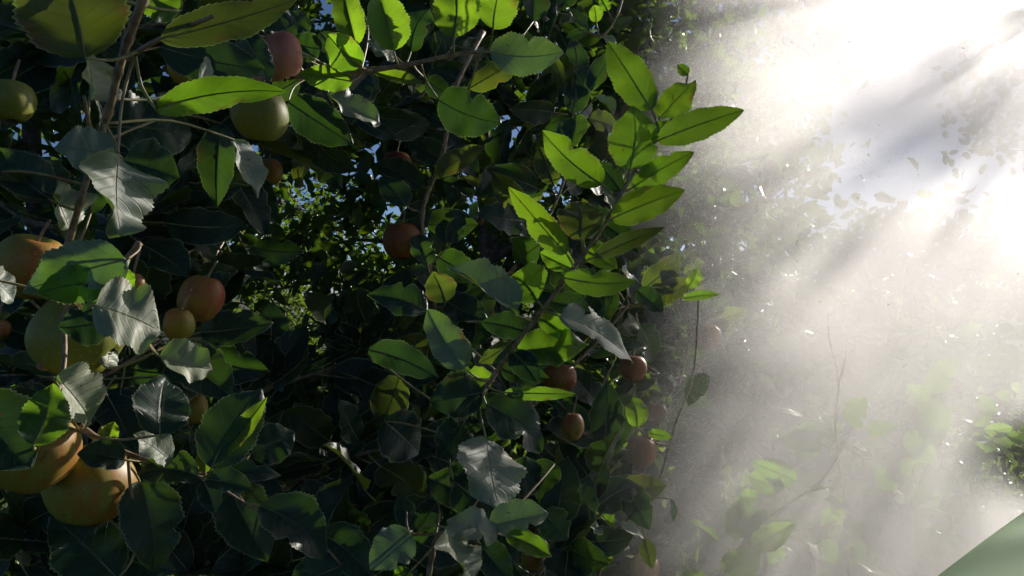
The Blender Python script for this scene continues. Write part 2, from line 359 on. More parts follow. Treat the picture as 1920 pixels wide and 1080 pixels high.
# --- the diagonal shoot in the middle
C_, pc = branch('long diagonal shoot in the middle with sunlit toothed leaves pointing up into the mist', [(850, 820, .73), (880, 775, .71), (905, 735, .70), (960, 655, .69), (1010, 590, .68), (1055, 530, .68), (1095, 475, .68), (1140, 410, .68), (1175, 345, .68), (1212, 288, .68), (1238, 250, .68)], .0026, .0013)
HE = [(1222, 206, 1134, 66, 70, 'T', .67, {}), (1236, 222, 1304, 148, 60, 'D', .68, dict(m=LEAF)), (1232, 264, 1404, 199, 58, 'T', .66, dict(fold=.1)), (1181, 318, 1186, 196, 90, 'T', .66, dict(fold=.2)),
      (1186, 352, 1308, 282, 48, 'T', .69, {}), (1130, 346, 1016, 236, 64, 'T', .67, dict(fold=.25)), (1146, 411, 1288, 356, 62, 'T', .66, {}), (1089, 446, 1092, 345, 88, 'T', .665, dict(m=LEAF_OLD, dz=.03)),
      (1062, 476, 954, 348, 54, 'T', .66, {}), (1115, 482, 1252, 418, 34, 'T', .67, dict(m=LEAF_OLD)), (1057, 520, 1202, 528, 50, 'T', .665, {}), (1008, 564, 945, 496, 88, 'T', .66, dict(m=LEAF, dz=.03)),
      (966, 588, 846, 497, 28, 'G', .66, dict(fold=.9)), (1050, 592, 1207, 668, 40, 'G', .655, dict(rollin=.05)), (872, 692, 804, 574, 64, 'D', .66, dict(m=LEAF_GREY)), (958, 640, 896, 682, 32, 'T', .68, dict(m=LEAF_OLD)),
      (970, 660, 1112, 628, 38, 'G', .69, dict(m=LEAF)), (960, 668, 1084, 674, 30, 'D', .7, {}), (690, 655, 822, 708, 56, 'D', .72, {}), (802, 582, 690, 528, 62, 'D', .74, {}),
      (906, 736, 803, 752, 82, 'D', .69, {}), (912, 758, 1038, 834, 88, 'D', .67, {}), (945, 736, 1082, 738, 26, 'T', .68, {}), (912, 822, 940, 956, 112, 'G', .66, dict(fold=.12, roll=-25, m=LEAF_GREY)),
      (880, 850, 870, 940, 60, 'D', .7, {}), (850, 900, 960, 970, 80, 'D', .68, {}), (1145, 385, 1130, 345, 22, 'G', .69, {}), (1150, 215, 1122, 172, 20, 'G', .69, {}),
      (1130, 420, 1200, 470, 40, 'D', .72, {}), (1040, 500, 1100, 560, 60, 'D', .74, {}), (720, 790, 800, 850, 100, 'D', .76, {}), (900, 790, 870, 815, 30, 'D', .69, {}), (1290, 140, 1270, 120, 20, 'T', .7, {}),
      (1200, 330, 1240, 360, 34, 'D', .72, {}), (1225, 250, 1262, 226, 26, 'T', .68, {}),
      (1165, 360, 1112, 300, 44, 'D', .7, {}), (1100, 470, 1160, 500, 44, 'D', .69, dict(m=LEAF)), (1075, 505, 1010, 470, 40, 'D', .7, dict(m=LEAF)), (1030, 565, 1110, 590, 44, 'D', .69, {}), (985, 620, 900, 600, 50, 'D', .7, {}),
      (940, 690, 1030, 710, 44, 'D', .7, {}), (925, 715, 850, 690, 44, 'D', .7, dict(m=LEAF)), (1200, 305, 1250, 330, 34, 'D', .7, dict(m=LEAF)), (1120, 445, 1050, 420, 34, 'G', .7, {}), (1010, 595, 1080, 640, 40, 'T', .7, {}), (960, 660, 1010, 720, 50, 'D', .69, {}), (890, 765, 960, 780, 60, 'D', .7, {}), (870, 790, 820, 860, 70, 'D', .7, {})]
for h in HE: hero(C_, pc, *h[:7], **h[7])
# --- bottom centre cluster
E_, pe = branch('leafy twig rising from the bottom edge with crumpled grey green leaves', [(800, 1120, .64), (810, 1040, .64), (830, 1000, .63), (925, 988, .62), (952, 1003, .61)], .0026, .0014, extra=[([(830, 1000, .63), (770, 1000, .62), (762, 960, .63)], .0014)])
HF = [(768, 998, 694, 1066, 76, 'D', .6, dict(m=LEAF_GREY)), (834, 988, 885, 1100, 108, 'G', .58, dict(wave=.1, roll=-20)), (932, 1000, 846, 958, 54, 'G', .6, {}), (918, 986, 1030, 958, 62, 'D', .61, dict(m=LEAF_GREY)),
      (950, 1003, 1036, 1044, 40, 'T', .6, {}), (770, 1000, 748, 925, 40, 'D', .63, {}), (900, 1020, 960, 1090, 60, 'D', .63, {}), (940, 900, 1040, 890, 70, 'D', .7, {}), (1040, 870, 1000, 930, 60, 'D', .72, {}),
      (770, 1070, 740, 1100, 50, 'T', .62, {}), (1020, 960, 1070, 1010, 60, 'D', .7, {}), (880, 930, 800, 890, 70, 'D', .7, {}), (820, 940, 780, 1000, 50, 'D', .68, {})]
for h in HF: hero(E_, pe, *h[:7], **h[7])
# --- shaded branch behind the middle
F_, pf = branch('shaded branch with dull leaves hanging behind the middle of the tree', [(905, 60, 1.05), (850, 175, 1.0), (830, 290, 1.0), (792, 400, 1.0), (806, 500, 1.0), (815, 590, 1.0), (790, 700, 1.0)], .0032, .002,
                extra=[([(792, 400, 1.), (760, 385, 1.)], .0014), ([(806, 500, 1.), (846, 455, 1.)], .0014)])
HG = [(816, 332, 912, 272, 42, 'D', .98, dict(m=LEAF_OLD)), (762, 386, 712, 326, 50, 'D', .97, {}), (802, 498, 780, 424, 44, 'D', .97, {}), (838, 456, 828, 400, 34, 'D', .98, dict()), (846, 455, 870, 402, 34, 'D', .98, {}),
      (836, 566, 812, 508, 56, 'T', .96, dict(m=LEAF_OLD)), (840, 280, 900, 330, 44, 'D', 1.02, {}), (800, 380, 740, 440, 50, 'D', 1.02, {}), (820, 480, 900, 520, 56, 'D', 1.03, {}), (830, 560, 920, 600, 60, 'D', 1.02, {}),
      (800, 640, 720, 620, 60, 'D', 1.03, {}), (840, 240, 770, 200, 54, 'D', 1.04, {}), (800, 420, 900, 420, 60, 'D', 1.06, {}), (810, 690, 890, 730, 60, 'D', 1.02, {}), (830, 300, 760, 260, 50, 'D', 1.05, {}), (860, 150, 800, 110, 50, 'D', 1.05, {}),
      (790, 350, 700, 300, 46, 'D', 1.05, {}), (850, 180, 930, 150, 46, 'D', 1.06, {})]
for h in HG: hero(F_, pf, *h[:7], **h[7])
APPLES = [('green apple hanging under the long bright leaf', 486, 214, 55, .62, AP_GREEN, (10, 10), 1, False),
 ('pink flushed apple lit from the right near the top twig', 524, 106, 47, .66, AP_PINK, (15, -20), 1, True),
 ('dark olive apple in deep shade at the left edge near the top', 22, 190, 42, .62, AP_GREEN, (0, 0), 1, False),
 ('yellowish apple behind the twig base at the left edge', 58, 500, 66, .6, AP_AMBER, (0, 20), 1, False),
 ('large green apple with a red tinged lower end under the crinkled pale leaf', 146, 628, 84, .58, AP_GREEN, (0, -60), 1, True),
 ('red and orange oval apple right of the crinkled pale leaf', 377, 560, 42, .72, AP_RED, (0, 15), 1.15, True),
 ('small orange apple half hidden beside the crinkled pale leaf', 336, 608, 29, .69, AP_AMBER, (0, 10), 1.15, True),
 ('small orange apple peeping out between dark lower left leaves', 366, 766, 24, .75, AP_AMBER, (0, 0), 1.3, True),
 ('orange apple with sunlit cheek at the bottom of the left edge', 58, 842, 86, .52, AP_AMBER, (0, 25), 1, True),
 ('lowest amber apple hanging in the dark bottom left', 166, 908, 80, .56, AP_AMBER, (0, 5), .97, False),
 ('small dark red apple below the green apple', 504, 322, 27, 1.05, AP_RED, (0, 0), 1, False),
 ('dark red apple hidden behind the upper left leaves', 362, 122, 46, .74, AP_RED, (0, 0), 1, False),
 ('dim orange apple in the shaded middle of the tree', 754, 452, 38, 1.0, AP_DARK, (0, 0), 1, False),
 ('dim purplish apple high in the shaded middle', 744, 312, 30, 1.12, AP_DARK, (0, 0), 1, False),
 ('small orange and green oval apple below the diagonal shoot', 1074, 800, 22, .86, AP_RED, (0, 0), 1.3, True),
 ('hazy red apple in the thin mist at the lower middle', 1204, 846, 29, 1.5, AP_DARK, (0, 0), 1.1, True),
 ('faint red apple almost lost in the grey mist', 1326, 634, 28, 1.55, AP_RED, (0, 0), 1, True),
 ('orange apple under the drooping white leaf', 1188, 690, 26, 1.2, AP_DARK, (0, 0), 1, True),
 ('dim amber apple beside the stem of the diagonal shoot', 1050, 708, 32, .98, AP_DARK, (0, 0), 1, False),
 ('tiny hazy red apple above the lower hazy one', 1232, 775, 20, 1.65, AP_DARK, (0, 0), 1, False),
 ('small red apple touching the top of the crinkled pale leaf', 250, 530, 20, .68, AP_RED, (0, 0), 1, False),
 ('dark red apple at the bottom edge below the twig with white leaves', 1208, 1066, 28, 1.45, AP_RED, (0, 0), 1, False),
 ('dim reddish apple at the bottom edge right of the crumpled leaves', 1000, 1046, 24, .95, AP_RED, (0, 0), 1, False),
 ('small dark red apple cut by the left edge halfway down', -4, 618, 22, .7, AP_RED, (0, 0), 1, False)]
# --- shaded branches further in: leaves are copies of a few modelled ones
PROTO = []
for i in range(9):
    L = .072
    b = leaf_mesh(L, L*(.5+.06*(i % 4)), .1+.04*i, -.2+.05*(i % 5), .05, 24, 8, 500+i, bite=.45 if i in (2, 5) else 0)
    PROTO.append(b)
PMESH = {}
def proto_mesh(i, m):
    if (i, m.name) not in PMESH:
        b = PROTO[i]; c = MB(); c.v = list(b.v); c.f = list(b.f); c.m = list(b.m); c.uv = dict(b.uv)
        c.tube([Vector((0, -.022, .004)), Vector((0, -.01, .001))] + mid_line(b, 24, 8), [.001]*2 + [.0009]*6 + [.0005]*8, 4, 1) if False else None
        ln = mid_line(b, 24, 8); pts = [Vector((0, -.022, .004)), Vector((0, -.01, .001))] + ln
        c.tube(pts, [.0010-.0006*j/len(pts) for j in range(len(pts))], 4, 1)
        PMESH[(i, m.name)] = c.mesh('leaf', [m, STALK])
    return PMESH[(i, m.name)]
def place_leaf(root, p, ax, n, sc, m, avoid=None):
    ax = ax.normalized(); n = (n - ax*n.dot(ax)).normalized(); side = ax.cross(n)
    o = bpy.data.objects.new('leaf', proto_mesh(rng.randrange(9), m)); COL.objects.link(o); o.parent = root
    o.matrix_world = Matrix.Translation(p + ax*.022*sc) @ Matrix((side, ax, n)).transposed().to_4x4() @ Matrix.Scale(sc, 4)
    return o
def d_lit(p):
    for a, r in LIT:
        w_ = p-a; t_ = w_.dot(SUN)
        if t_ > .03 and (w_-SUN*t_).length < .05: return True
    return False
def hides_apple(p):
    x = 960+F*p.x/p.y; y = 540-F*(p.z-CAM.z)/p.y
    for a in APPLES:
        if p.y < a[4]+.04 and math.hypot(x-a[1], y-a[2]) < a[3]+16: return True
    return False
def rand_branch(label, pts, nleaf, group='shaded inner branches', r0=.003, mix=(LEAF_SHADED, LEAF_SHADED, LEAF_SHADED, LEAF_SHADED, LEAF_OLD), scale=(.75, 1.15), up=.2, glint=0., lit=0.):
    root, path = branch(label, pts, r0, .0015, group)
    for k in range(nleaf):
        j = rng.randrange(1, len(path)); p = path[j]; t = (path[j]-path[j-1]).normalized()
        ax = (t*.5 + Vector((rng.gauss(0, 1), rng.gauss(0, .8), rng.gauss(-.1, .8)))).normalized()
        v = (CAM-p).normalized()
        n = Vector((rng.gauss(.1, .5), rng.gauss(-.4, .5), rng.gauss(.7, .5)))
        if rng.random() < glint: n = (SUN+v).normalized() + Vector((rng.gauss(0, .1), rng.gauss(0, .1), rng.gauss(0, .1)))
        elif rng.random() < .5: n = v + Vector((rng.gauss(0, .4), 0, rng.gauss(.2, .4)))
        tw = rng.uniform(.0, .07)
        q = p + ax*tw*.3
        if d_lit(q + ax*.05) or hides_apple(q + ax*.03) or hides_apple(q + ax*.06) or hides_apple(q + ax*.085): continue
        place_leaf(root, q, ax, n, rng.uniform(*scale), rng.choice(mix))
    return root
RB = [('dim branch in the dark upper left corner behind the big leaves', [(-80, 60, .9), (80, 90, .85), (230, 60, .8), (420, 20, .85)], 34),
      ('dim branch behind the thick twig near the left edge', [(-60, 330, .85), (60, 420, .8), (240, 420, .8), (330, 330, .85), (420, 260, .9)], 40),
      ('dark branch behind the orange and red pair of apples', [(180, 700, .8), (280, 560, .85), (400, 480, .95), (430, 420, 1.0)], 34),
      ('dark branch between the lower left rosette and the middle', [(380, 800, .95), (500, 730, .95), (620, 690, 1.0), (730, 640, 1.05)], 46),
      ('dark leafy branch filling the gap below the middle', [(420, 1000, .85), (560, 900, .9), (680, 850, .9), (800, 830, .95)], 50),
      ('dark leafy branch along the bottom edge left of the crumpled leaves', [(300, 1130, .75), (480, 1080, .8), (620, 1040, .8), (720, 960, .85)], 34),
      ('black shaded branch in the bottom left corner under the lowest apple', [(-80, 1000, .7), (60, 1010, .72), (200, 1030, .75), (330, 1100, .8)], 26),
      ('shaded branch under the top twig left of the big dark leaf', [(560, 260, 1.2), (680, 230, 1.1), (790, 180, 1.1), (860, 60, 1.15)], 30),
      ('shaded branch behind the curled narrow leaf of the diagonal shoot', [(840, 620, 1.1), (930, 540, 1.05), (1010, 440, 1.05), (1060, 330, 1.1), (1080, 200, 1.2)], 50),
      ('tall shaded branch right of the dark gap in the top middle', [(900, 420, 1.3), (960, 300, 1.25), (1000, 170, 1.25), (1040, 20, 1.3), (1060, -60, 1.3)], 46),
      ('shaded branch under the white drooping leaf beside the orange apples', [(960, 800, .95), (1040, 720, .98), (1120, 640, 1.0), (1180, 570, 1.02)], 34),
      ('misty shaded branch at the bottom where the spray begins', [(980, 1120, .85), (1060, 1000, .9), (1120, 900, .95), (1180, 780, 1.0), (1190, 720, 1.0)], 46),
      ('dim branch behind the hazy red apples where the tree dissolves into mist', [(1020, 1120, 1.6), (1120, 980, 1.6), (1220, 840, 1.6), (1280, 700, 1.65), (1300, 600, 1.7)], 60),
      ('deep dim branch low down where dark leaves meet the mist', [(1130, 1140, 1.9), (1220, 1020, 1.9), (1290, 900, 1.95), (1330, 760, 2.0)], 58),
      ('deep shaded branch under the diagonal shoot seen through its leaves', [(900, 1120, 1.35), (980, 960, 1.35), (1080, 820, 1.4), (1150, 680, 1.45)], 50),
      ('dim branch under the pair of round green apples at the left edge', [(-60, 720, .75), (60, 700, .72), (160, 720, .7), (300, 640, .75)], 24),
      ('dim branch behind the green apple below the long leaf', [(330, 330, .9), (430, 250, .9), (520, 190, .9), (640, 210, .95)], 30)]
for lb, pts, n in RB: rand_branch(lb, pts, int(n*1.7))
# --- branches standing in the spray on the right
H1, ph = branch('pale leafy shoot standing inside the mist at the right', [(1690, 960, 1.586), (1712, 900, 1.586), (1730, 840, 1.586), (1745, 770, 1.586), (1765, 700, 1.586)], .0015, .0008, 'branches in the mist')
for h in [(1744, 738, 1792, 664, 46, 'T', 1.555, {}), (1740, 832, 1776, 732, 58, 'T', 1.522, {}), (1726, 850, 1698, 800, 44, 'T', 1.570, {}), (1728, 870, 1745, 830, 36, 'T', 1.555, {}), (1716, 890, 1690, 860, 40, 'T', 1.586, {}),
          (1740, 760, 1700, 720, 40, 'T', 1.617, {}), (1700, 930, 1660, 905, 34, 'G', 1.586, {}), (1720, 925, 1770, 950, 40, 'T', 1.586, {})]: hero(H1, ph, *h[:7], **h[7])
H2, ph2 = branch('bent twig low in the mist with shining white leaves', [(1380, 1060, 1.435), (1480, 1000, 1.435), (1565, 978, 1.435), (1640, 900, 1.476), (1600, 850, 1.503), (1580, 790, 1.503)], .0013, .0007, 'branches in the mist')
for h in [(1575, 835, 1602, 852, 20, 'G', 1.435, {}), (1600, 850, 1640, 855, 18, 'G', 1.435, {}), (1602, 838, 1640, 842, 14, 'G', 1.448, {}), (1580, 985, 1632, 1006, 30, 'G', 1.366, {}), (1448, 1010, 1488, 1034, 16, 'G', 1.366, {}),
          (1460, 770, 1512, 770, 14, 'G', 1.476, {}), (1562, 905, 1592, 922, 20, 'G', 1.476, {}), (1560, 960, 1600, 940, 40, 'T', 1.421, {}), (1540, 960, 1580, 985, 34, 'T', 1.448, {}), (1550, 1010, 1560, 1060, 36, 'T', 1.435, {}),
          (1470, 1010, 1440, 1060, 40, 'T', 1.503, {}), (1500, 830, 1535, 860, 34, 'T', 1.503, {}), (1640, 880, 1680, 920, 34, 'T', 1.503, {}), (1610, 1010, 1600, 1060, 34, 'T', 1.503, {}), (1530, 1020, 1524, 980, 14, 'G', 1.366, {}), (1420, 935, 1385, 925, 34, 'T', 1.393, {})]: hero(H2, ph2, *h[:7], **h[7])
H3, ph3 = branch('drooping twig at the left rim of the mist with white curled leaves', [(1110, 1110, .9), (1150, 1010, .92), (1190, 960, .94), (1235, 900, .98), (1265, 800, 1.0), (1300, 700, 1.05), (1310, 560, 1.05)], .0022, .0012, 'branches in the mist')
for h in [(1160, 985, 1214, 1004, 20, 'G', .9, {}), (1255, 935, 1272, 975, 12, 'G', .92, {}), (1195, 800, 1180, 732, 44, 'D', .96, dict(m=LEAF)), (1100, 980, 1130, 1004, 16, 'G', .9, {}), (1120, 1000, 1150, 960, 30, 'T', .92, {}),
          (1120, 1015, 1090, 1060, 50, 'D', .9, {}), (1150, 1050, 1100, 1030, 46, 'T', .9, {}), (1210, 1010, 1225, 1066, 30, 'D', .95, dict(m=LEAF_OLD)), (1280, 560, 1352, 552, 18, 'T', .95, {}), (1290, 540, 1312, 498, 26, 'T', .96, {}),
          (1215, 812, 1262, 820, 20, 'T', .96, {}), (1195, 545, 1246, 585, 40, 'D', .9, {}), (1265, 540, 1240, 500, 34, 'D', 1.0, {}), (1085, 930, 1100, 958, 14, 'G', .9, {}),
          (1320, 700, 1290, 760, 40, 'D', 1.1, {})]: hero(H3, ph3, *h[:7], **h[7])
H4, ph4 = branch('small bright sprig at the top edge left of the mist', [(1180, -60, .95), (1160, 20, .93), (1130, 66, .92), (1085, 55, .92)], .0016, .0009, 'branches in the mist')
for h in [(1118, 42, 1112, 2, 26, 'T', .92, {}), (1140, 20, 1128, -10, 22, 'T', .92, {}), (1150, 50, 1190, 30, 20, 'D', .94, {}), (1130, 66, 1160, 90, 16, 'G', .93, {}), (1100, 60, 1060, 70, 20, 'D', .93, {})]: hero(H4, ph4, *h[:7], **h[7])
rand_branch('hazy branch deep in the mist near the bottom edge', [(1330, 1100, 1.3), (1430, 980, 1.35), (1540, 900, 1.4), (1600, 800, 1.45)], 34, 'branches in the mist', r0=.0016, glint=.45, mix=(LEAF, LEAF, LEAF_GREY))
rand_branch('hazy branch deep in the mist left of the shoot', [(1500, 1120, 1.5), (1580, 1010, 1.55), (1700, 950, 1.55), (1760, 840, 1.6), (1850, 800, 1.6)], 40, 'branches in the mist', r0=.0016, glint=.45, mix=(LEAF, LEAF, LEAF_GREY))
rand_branch('dark branch hanging in the top right corner against the white glare', [(2080, -40, 1.9), (1960, 20, 1.9), (1880, 60, 1.9), (1800, 100, 1.95)], 12, 'branches in the mist', r0=.002, scale=(.6, .9))
d_, _ = branch('dry straw coloured twig upright in the mist', [(1600, 1110, 1.4), (1585, 960, 1.38), (1566, 800, 1.36), (1572, 740, 1.35), (1568, 690, 1.35), (1556, 640, 1.35), (1552, 590, 1.35)], .0019, .0008, 'dry twigs in the mist', DRY, 'twig',
                extra=[([(1572, 740, 1.35), (1578, 700, 1.35), (1588, 655, 1.35)], .0012), ([(1570, 715, 1.35), (1580, 700, 1.35), (1584, 672, 1.36)], .003), ([(1568, 790, 1.36), (1574, 760, 1.36)], .003)])
d_.name = 'dry_twig'
d2, _ = branch('thin grey dead twig lying across the mist near the bottom', [(1480, 1003, 1.45), (1530, 988, 1.45), (1570, 976, 1.45), (1580, 995, 1.45)], .0013, .0007, 'dry twigs in the mist', DRY, 'twig'); d2.name = 'dry_twig'
d3, _ = branch('short pale curved twig beside the pale shoot in the mist', [(1710, 900, 1.4), (1714, 875, 1.4), (1730, 866, 1.4), (1745, 870, 1.4)], .0013, .0007, 'dry twigs in the mist', DRY, 'twig'); d3.name = 'dry_twig'

# ------------------------------------------------------------------ apples
def apple(label, cx, cy, rpx, d, m, tilt=(0, 0), asp=1.0, lit=False, red=None):
    r = rpx/F*d; b = MB(); ns, nu = 22, 28; rr = random.Random(int(cx*3+cy)); k1 = rr.uniform(0, 6)
    for i in range(ns+1):
        th = math.pi*i/ns
        for k in range(nu):
            ph_ = 2*math.pi*k/nu
            q = r*(math.sin(th)**.92)*(1+.035*math.cos(5*ph_+k1)*(.5+.5*math.cos(th-math.pi))+.02*math.cos(2*ph_+k1))
            q *= 1 - .10*(i/ns)**2
            z = r*asp*(.98*math.cos(th)) - r*.30*math.exp(-(math.sin(th)/.30)**2)*(1 if th < math.pi/2 else -.62)
            q *= 1 + .09*noise.noise(Vector((math.cos(ph_)*.9+cx, math.sin(ph_)*.9+cy, th*.8)))
            b.v.append(Vector((q*math.cos(ph_), q*math.sin(ph_), z + r*.05*math.sin(ph_+k1)*math.sin(th))))
    for i in range(ns):
        for k in range(nu):
            a = i*nu+k; c = i*nu+(k+1) % nu; b.face((a, a+nu, c+nu, c))
    o = b.build('apple', [m]); o.location = P(cx, cy, d); o.rotation_euler = (R(tilt[0]), R(tilt[1]), rr.uniform(-.5, .5))
    tag(o, label, 'apple', 'apples on the branches')
    zt = r*asp*.63
    MB().tube(smooth_path([(0, 0, zt-.002), (.001, .001, zt+.008), (.004, .003, zt+.022)], 4), .0011, 6).build('stalk', [TWIG], o)
    s = MB()
    for k in range(5):
        a = k*1.2566; zb = -r*asp*.74; x, y = math.cos(a), math.sin(a); n0 = len(s.v)
        s.v += [Vector((x*.001-y*.0018, y*.001+x*.0018, zb)), Vector((x*.001+y*.0018, y*.001-x*.0018, zb)), Vector((x*.0055, y*.0055, zb-.004)), Vector((x*.003, y*.003, zb-.0055))]
        s.face((n0, n0+1, n0+2, n0+3))
    s.build('calyx', [BARK], o)
    (LIT if lit else SHADE).append((P(cx, cy, d) + Vector((r*.6, 0, r*.5)), .03))
    return o
for a in APPLES: apple(*a)

# ------------------------------------------------------------------ setting: ground, grass, trees behind
def simple(name, col, rough=.8):
    m, t, o = mat(name); q = N(t); pr = q.n('BsdfPrincipled', i_Roughness=rough); pr.inputs['Base Color'].default_value = c4(col); q.link(pr.outputs[0], o.inputs[0]); return m
m, t, o_ = mat('orchard soil and turf'); q = N(t); tc = q.n('TexCoord')
nz = q.n('TexNoise', i_Scale=1.4, i_Detail=8.); q.link(tc.outputs['Object'], nz.inputs['Vector'])
nf = q.n('TexNoise', i_Scale=26., i_Detail=6.); q.link(tc.outputs['Object'], nf.inputs['Vector'])
pr = q.n('BsdfPrincipled', i_Roughness=.95)
q.set(pr.inputs['Base Color'], q.mix(q.ss(nf.outputs['Fac'], .4, .6), q.mix(q.ss(nz.outputs['Fac'], .4, .6), c4((.035, .06, .015)), c4((.07, .1, .025))), c4((.06, .05, .03))))
bp = q.n('Bump', i_Strength=.8, i_Distance=.03); q.link(nf.outputs['Fac'], bp.inputs['Height']); q.link(bp.outputs[0], pr.inputs['Normal']); q.link(pr.outputs[0], o_.inputs[0])
GROUND = m
g = MB(); NG = 40
for i in range(NG+1):
    for j in range(NG+1):
        x = (i/NG-.5); y = (j/NG-.5); x = math.copysign(abs(2*x)**2.2, x)*300; y = math.copysign(abs(2*y)**2.2, y)*300
        g.v.append(Vector((x, y, .05*noise.noise(Vector((x*.35, y*.35, 0))))))
for i in range(NG):
    for j in range(NG):
        a = i*(NG+1)+j; g.face((a, a+NG+1, a+NG+2, a+1))
tag(g.build('ground', [GROUND]), kind='structure')
def blade_mat():
    m, t, o = mat('grass blade'); q = N(t); oi = q.n('TexCoord'); nz = q.n('TexNoise', i_Scale=3.); q.link(oi.outputs['Object'], nz.inputs['Vector'])
    c = q.mix(nz.outputs['Fac'], c4((.06, .12, .02)), c4((.14, .17, .04)))
    pr = q.n('BsdfPrincipled', i_Roughness=.5); q.set(pr.inputs['Base Color'], c); tl = q.n('BsdfTranslucent'); tl.inputs[0].default_value = (.35, .5, .06, 1)
    mx = q.n('MixShader'); mx.inputs[0].default_value = .45; q.link(pr.outputs[0], mx.inputs[1]); q.link(tl.outputs[0], mx.inputs[2]); q.link(mx.outputs[0], o.inputs[0]); return m
GRASS = blade_mat()
gb = MB()
for k in range(16000):
    y = 1.2 + 11*rng.random()**1.5; x = rng.uniform(-.85, .95)*(y+.6); h = rng.uniform(.10, .32)*(1 if y < 7 else 1.4); a = rng.uniform(0, 6.28); wd = .006*(.6+y*.18)
    b0 = Vector((x, y, -.02)); dx = Vector((math.cos(a), math.sin(a), 0)); ln = Vector((rng.gauss(0, .35), rng.gauss(0, .35), 1))*h
    n0 = len(gb.v); gb.v += [b0-dx*wd, b0+dx*wd, b0+ln*.6+dx*wd*.7, b0+ln*.6-dx*wd*.7, b0+ln+Vector((rng.gauss(0, .06), rng.gauss(0, .06), -.02))]
    gb.face((n0, n0+1, n0+2, n0+3)); gb.face((n0+3, n0+2, n0+4))
tag(gb.build('grass', [GRASS]), 'long unmown grass growing between the orchard rows', 'grass', kind='stuff')

def far_leaf(b, p, ax, n, L, W):
    ax = ax.normalized(); n = (n-ax*n.dot(ax)).normalized(); s = ax.cross(n); n0 = len(b.v)
    f = n*(W*.18)
    for (u, v_, z) in ((0, 0, 0), (.30, -.46, 1), (.30, .46, 1), (.34, 0, 0), (.70, -.36, 1), (.70, .36, 1), (.7, 0, 0), (1, 0, -.8)):
        b.v.append(p + ax*L*u + s*W*v_ + f*z); b.uv[len(b.v)-1] = (v_*1.0+.5, u)
    for fc in ((0, 3, 1), (0, 2, 3), (1, 3, 6, 4), (3, 2, 5, 6), (4, 6, 7), (6, 5, 7)): b.face(tuple(n0+i for i in fc))
def rdir(): 
    v = Vector((rng.gauss(0, 1), rng.gauss(0, 1), rng.gauss(0, 1))); return v.normalized()
def tree(name, label, base, h, rad, nleaf, leafL=.075, group='apple trees behind', z0=.35, nshow=60, keep=None, nlimb=16, cat='tree', leafm=None):
    root = empty(name, base); tag(root, label, cat, group); base = Vector(base)
    tr = smooth_path([Vector((0, 0, -.05)), Vector((.03, .02, h*.3)), Vector((-.04, .03, h*.65)), Vector((.02, -.02, h*.98))], 6)
    MB().tube(tr, [.045*(1-.8*i/len(tr)) for i in range(len(tr))], 9).build('trunk', [BARK], root)
    lb = MB(); spots = []
    for k in range(nlimb):
        zz = h*(z0+(.97-z0)*(k+.5)/nlimb); a = k*2.4+rng.uniform(-.4, .4); st = min(tr, key=lambda p: abs(p.z-zz))
        u = (zz/h-z0)/(1-z0); rl = rad*(1.0-.55*max(0, u))*(.85+.3*rng.random())
        e = Vector((math.cos(a)*rl, math.sin(a)*rl, zz+rng.uniform(.0, .35)*rad*.6))
        pth = smooth_path([st, st*.5+e*.5+Vector((0, 0, .08)), e], 6); lb.tube(pth, [.016*(1-.8*i/len(pth)) for i in range(len(pth))], 5)
        for j in range(7):
            i = rng.randrange(3, len(pth)); d = rdir()*rad*.38; d.z *= .8; p2 = pth[i]+d
            lb.tube([pth[i], pth[i]+d*.5+Vector((0, 0, .02)), p2], [.005, .004, .002], 4); spots += [pth[i]+d*.4, p2, p2, pth[i]+d*.75]
    lb.build('limbs', [BARK], root)
    b = MB(); shown = 0
    for k in range(nleaf):
        s = rng.choice(spots); p = s + rdir()*abs(rng.gauss(0, rad*.13)); ax = (rdir()+Vector((0, 0, -.25)))
        n = Vector((rng.gauss(0, .6), rng.gauss(0, .6), .7)) if rng.random() < .6 else rdir(); L = leafL*rng.uniform(.65, 1.2)
        if keep and not keep(base+p): continue
        if shown < nshow and (base+p).y < base.y - rad*.55:
            shown += 1; o = place_leaf(root, p, ax, n, L/.072, LEAF); continue
        far_leaf(b, p, ax, n, L, L*.58)
    f = b.build('foliage', [leafm or LEAF_FAR], root); f['kind'] = 'stuff'
    return root
tree('apple_tree', 'dense dark apple tree filling the left behind the large apples', (-1.5, 2.5, 0), 4.2, .95, 9000, z0=.1, nlimb=26)
tree('apple_tree', 'dense dark apple tree behind the diagonal shoot in the middle', (-.08, 2.5, 0), 4.3, .85, 11000, z0=.1, nlimb=30)
tree('apple_tree', 'low young apple tree half lost in the mist at the right', (1.9, 3.9, 0), 2.0, .85, 2000, z0=.3)
for i, (x, y, h, r_, n, lb) in enumerate([(-2.55, 4.3, 3.6, .95, 3800, 'apple tree in the second row left of the gap with blue sky'), (-.5, 4.3, 4.6, 1.05, 11000, 'tall apple tree in the second row right of the gap with blue sky'),
                               (.95, 3.85, 5.6, 1.05, 17000, 'tall dark apple tree behind the top of the diagonal shoot and the grey sunbeams'), (1.35, 6.0, 3.9, 1.2, 9000, 'tall far apple tree straight behind the pale sunbeams'), (-4.2, 5.4, 3.4, 1.1, 2500, 'far apple tree at the left end of the second row'),
                               (-2.3, 8.0, 3.3, 1.2, 4500, 'far sunlit apple tree seen in the gap between the dark trees'), (3.6, 6.8, 2.0, 1.1, 2400, 'far low apple tree behind the mist at the right edge')]):
    tree('apple_tree', lb, (x, y, 0), h, r_, n, .08, 'apple trees in the next row', nshow=0, nlimb=26, z0=.07)
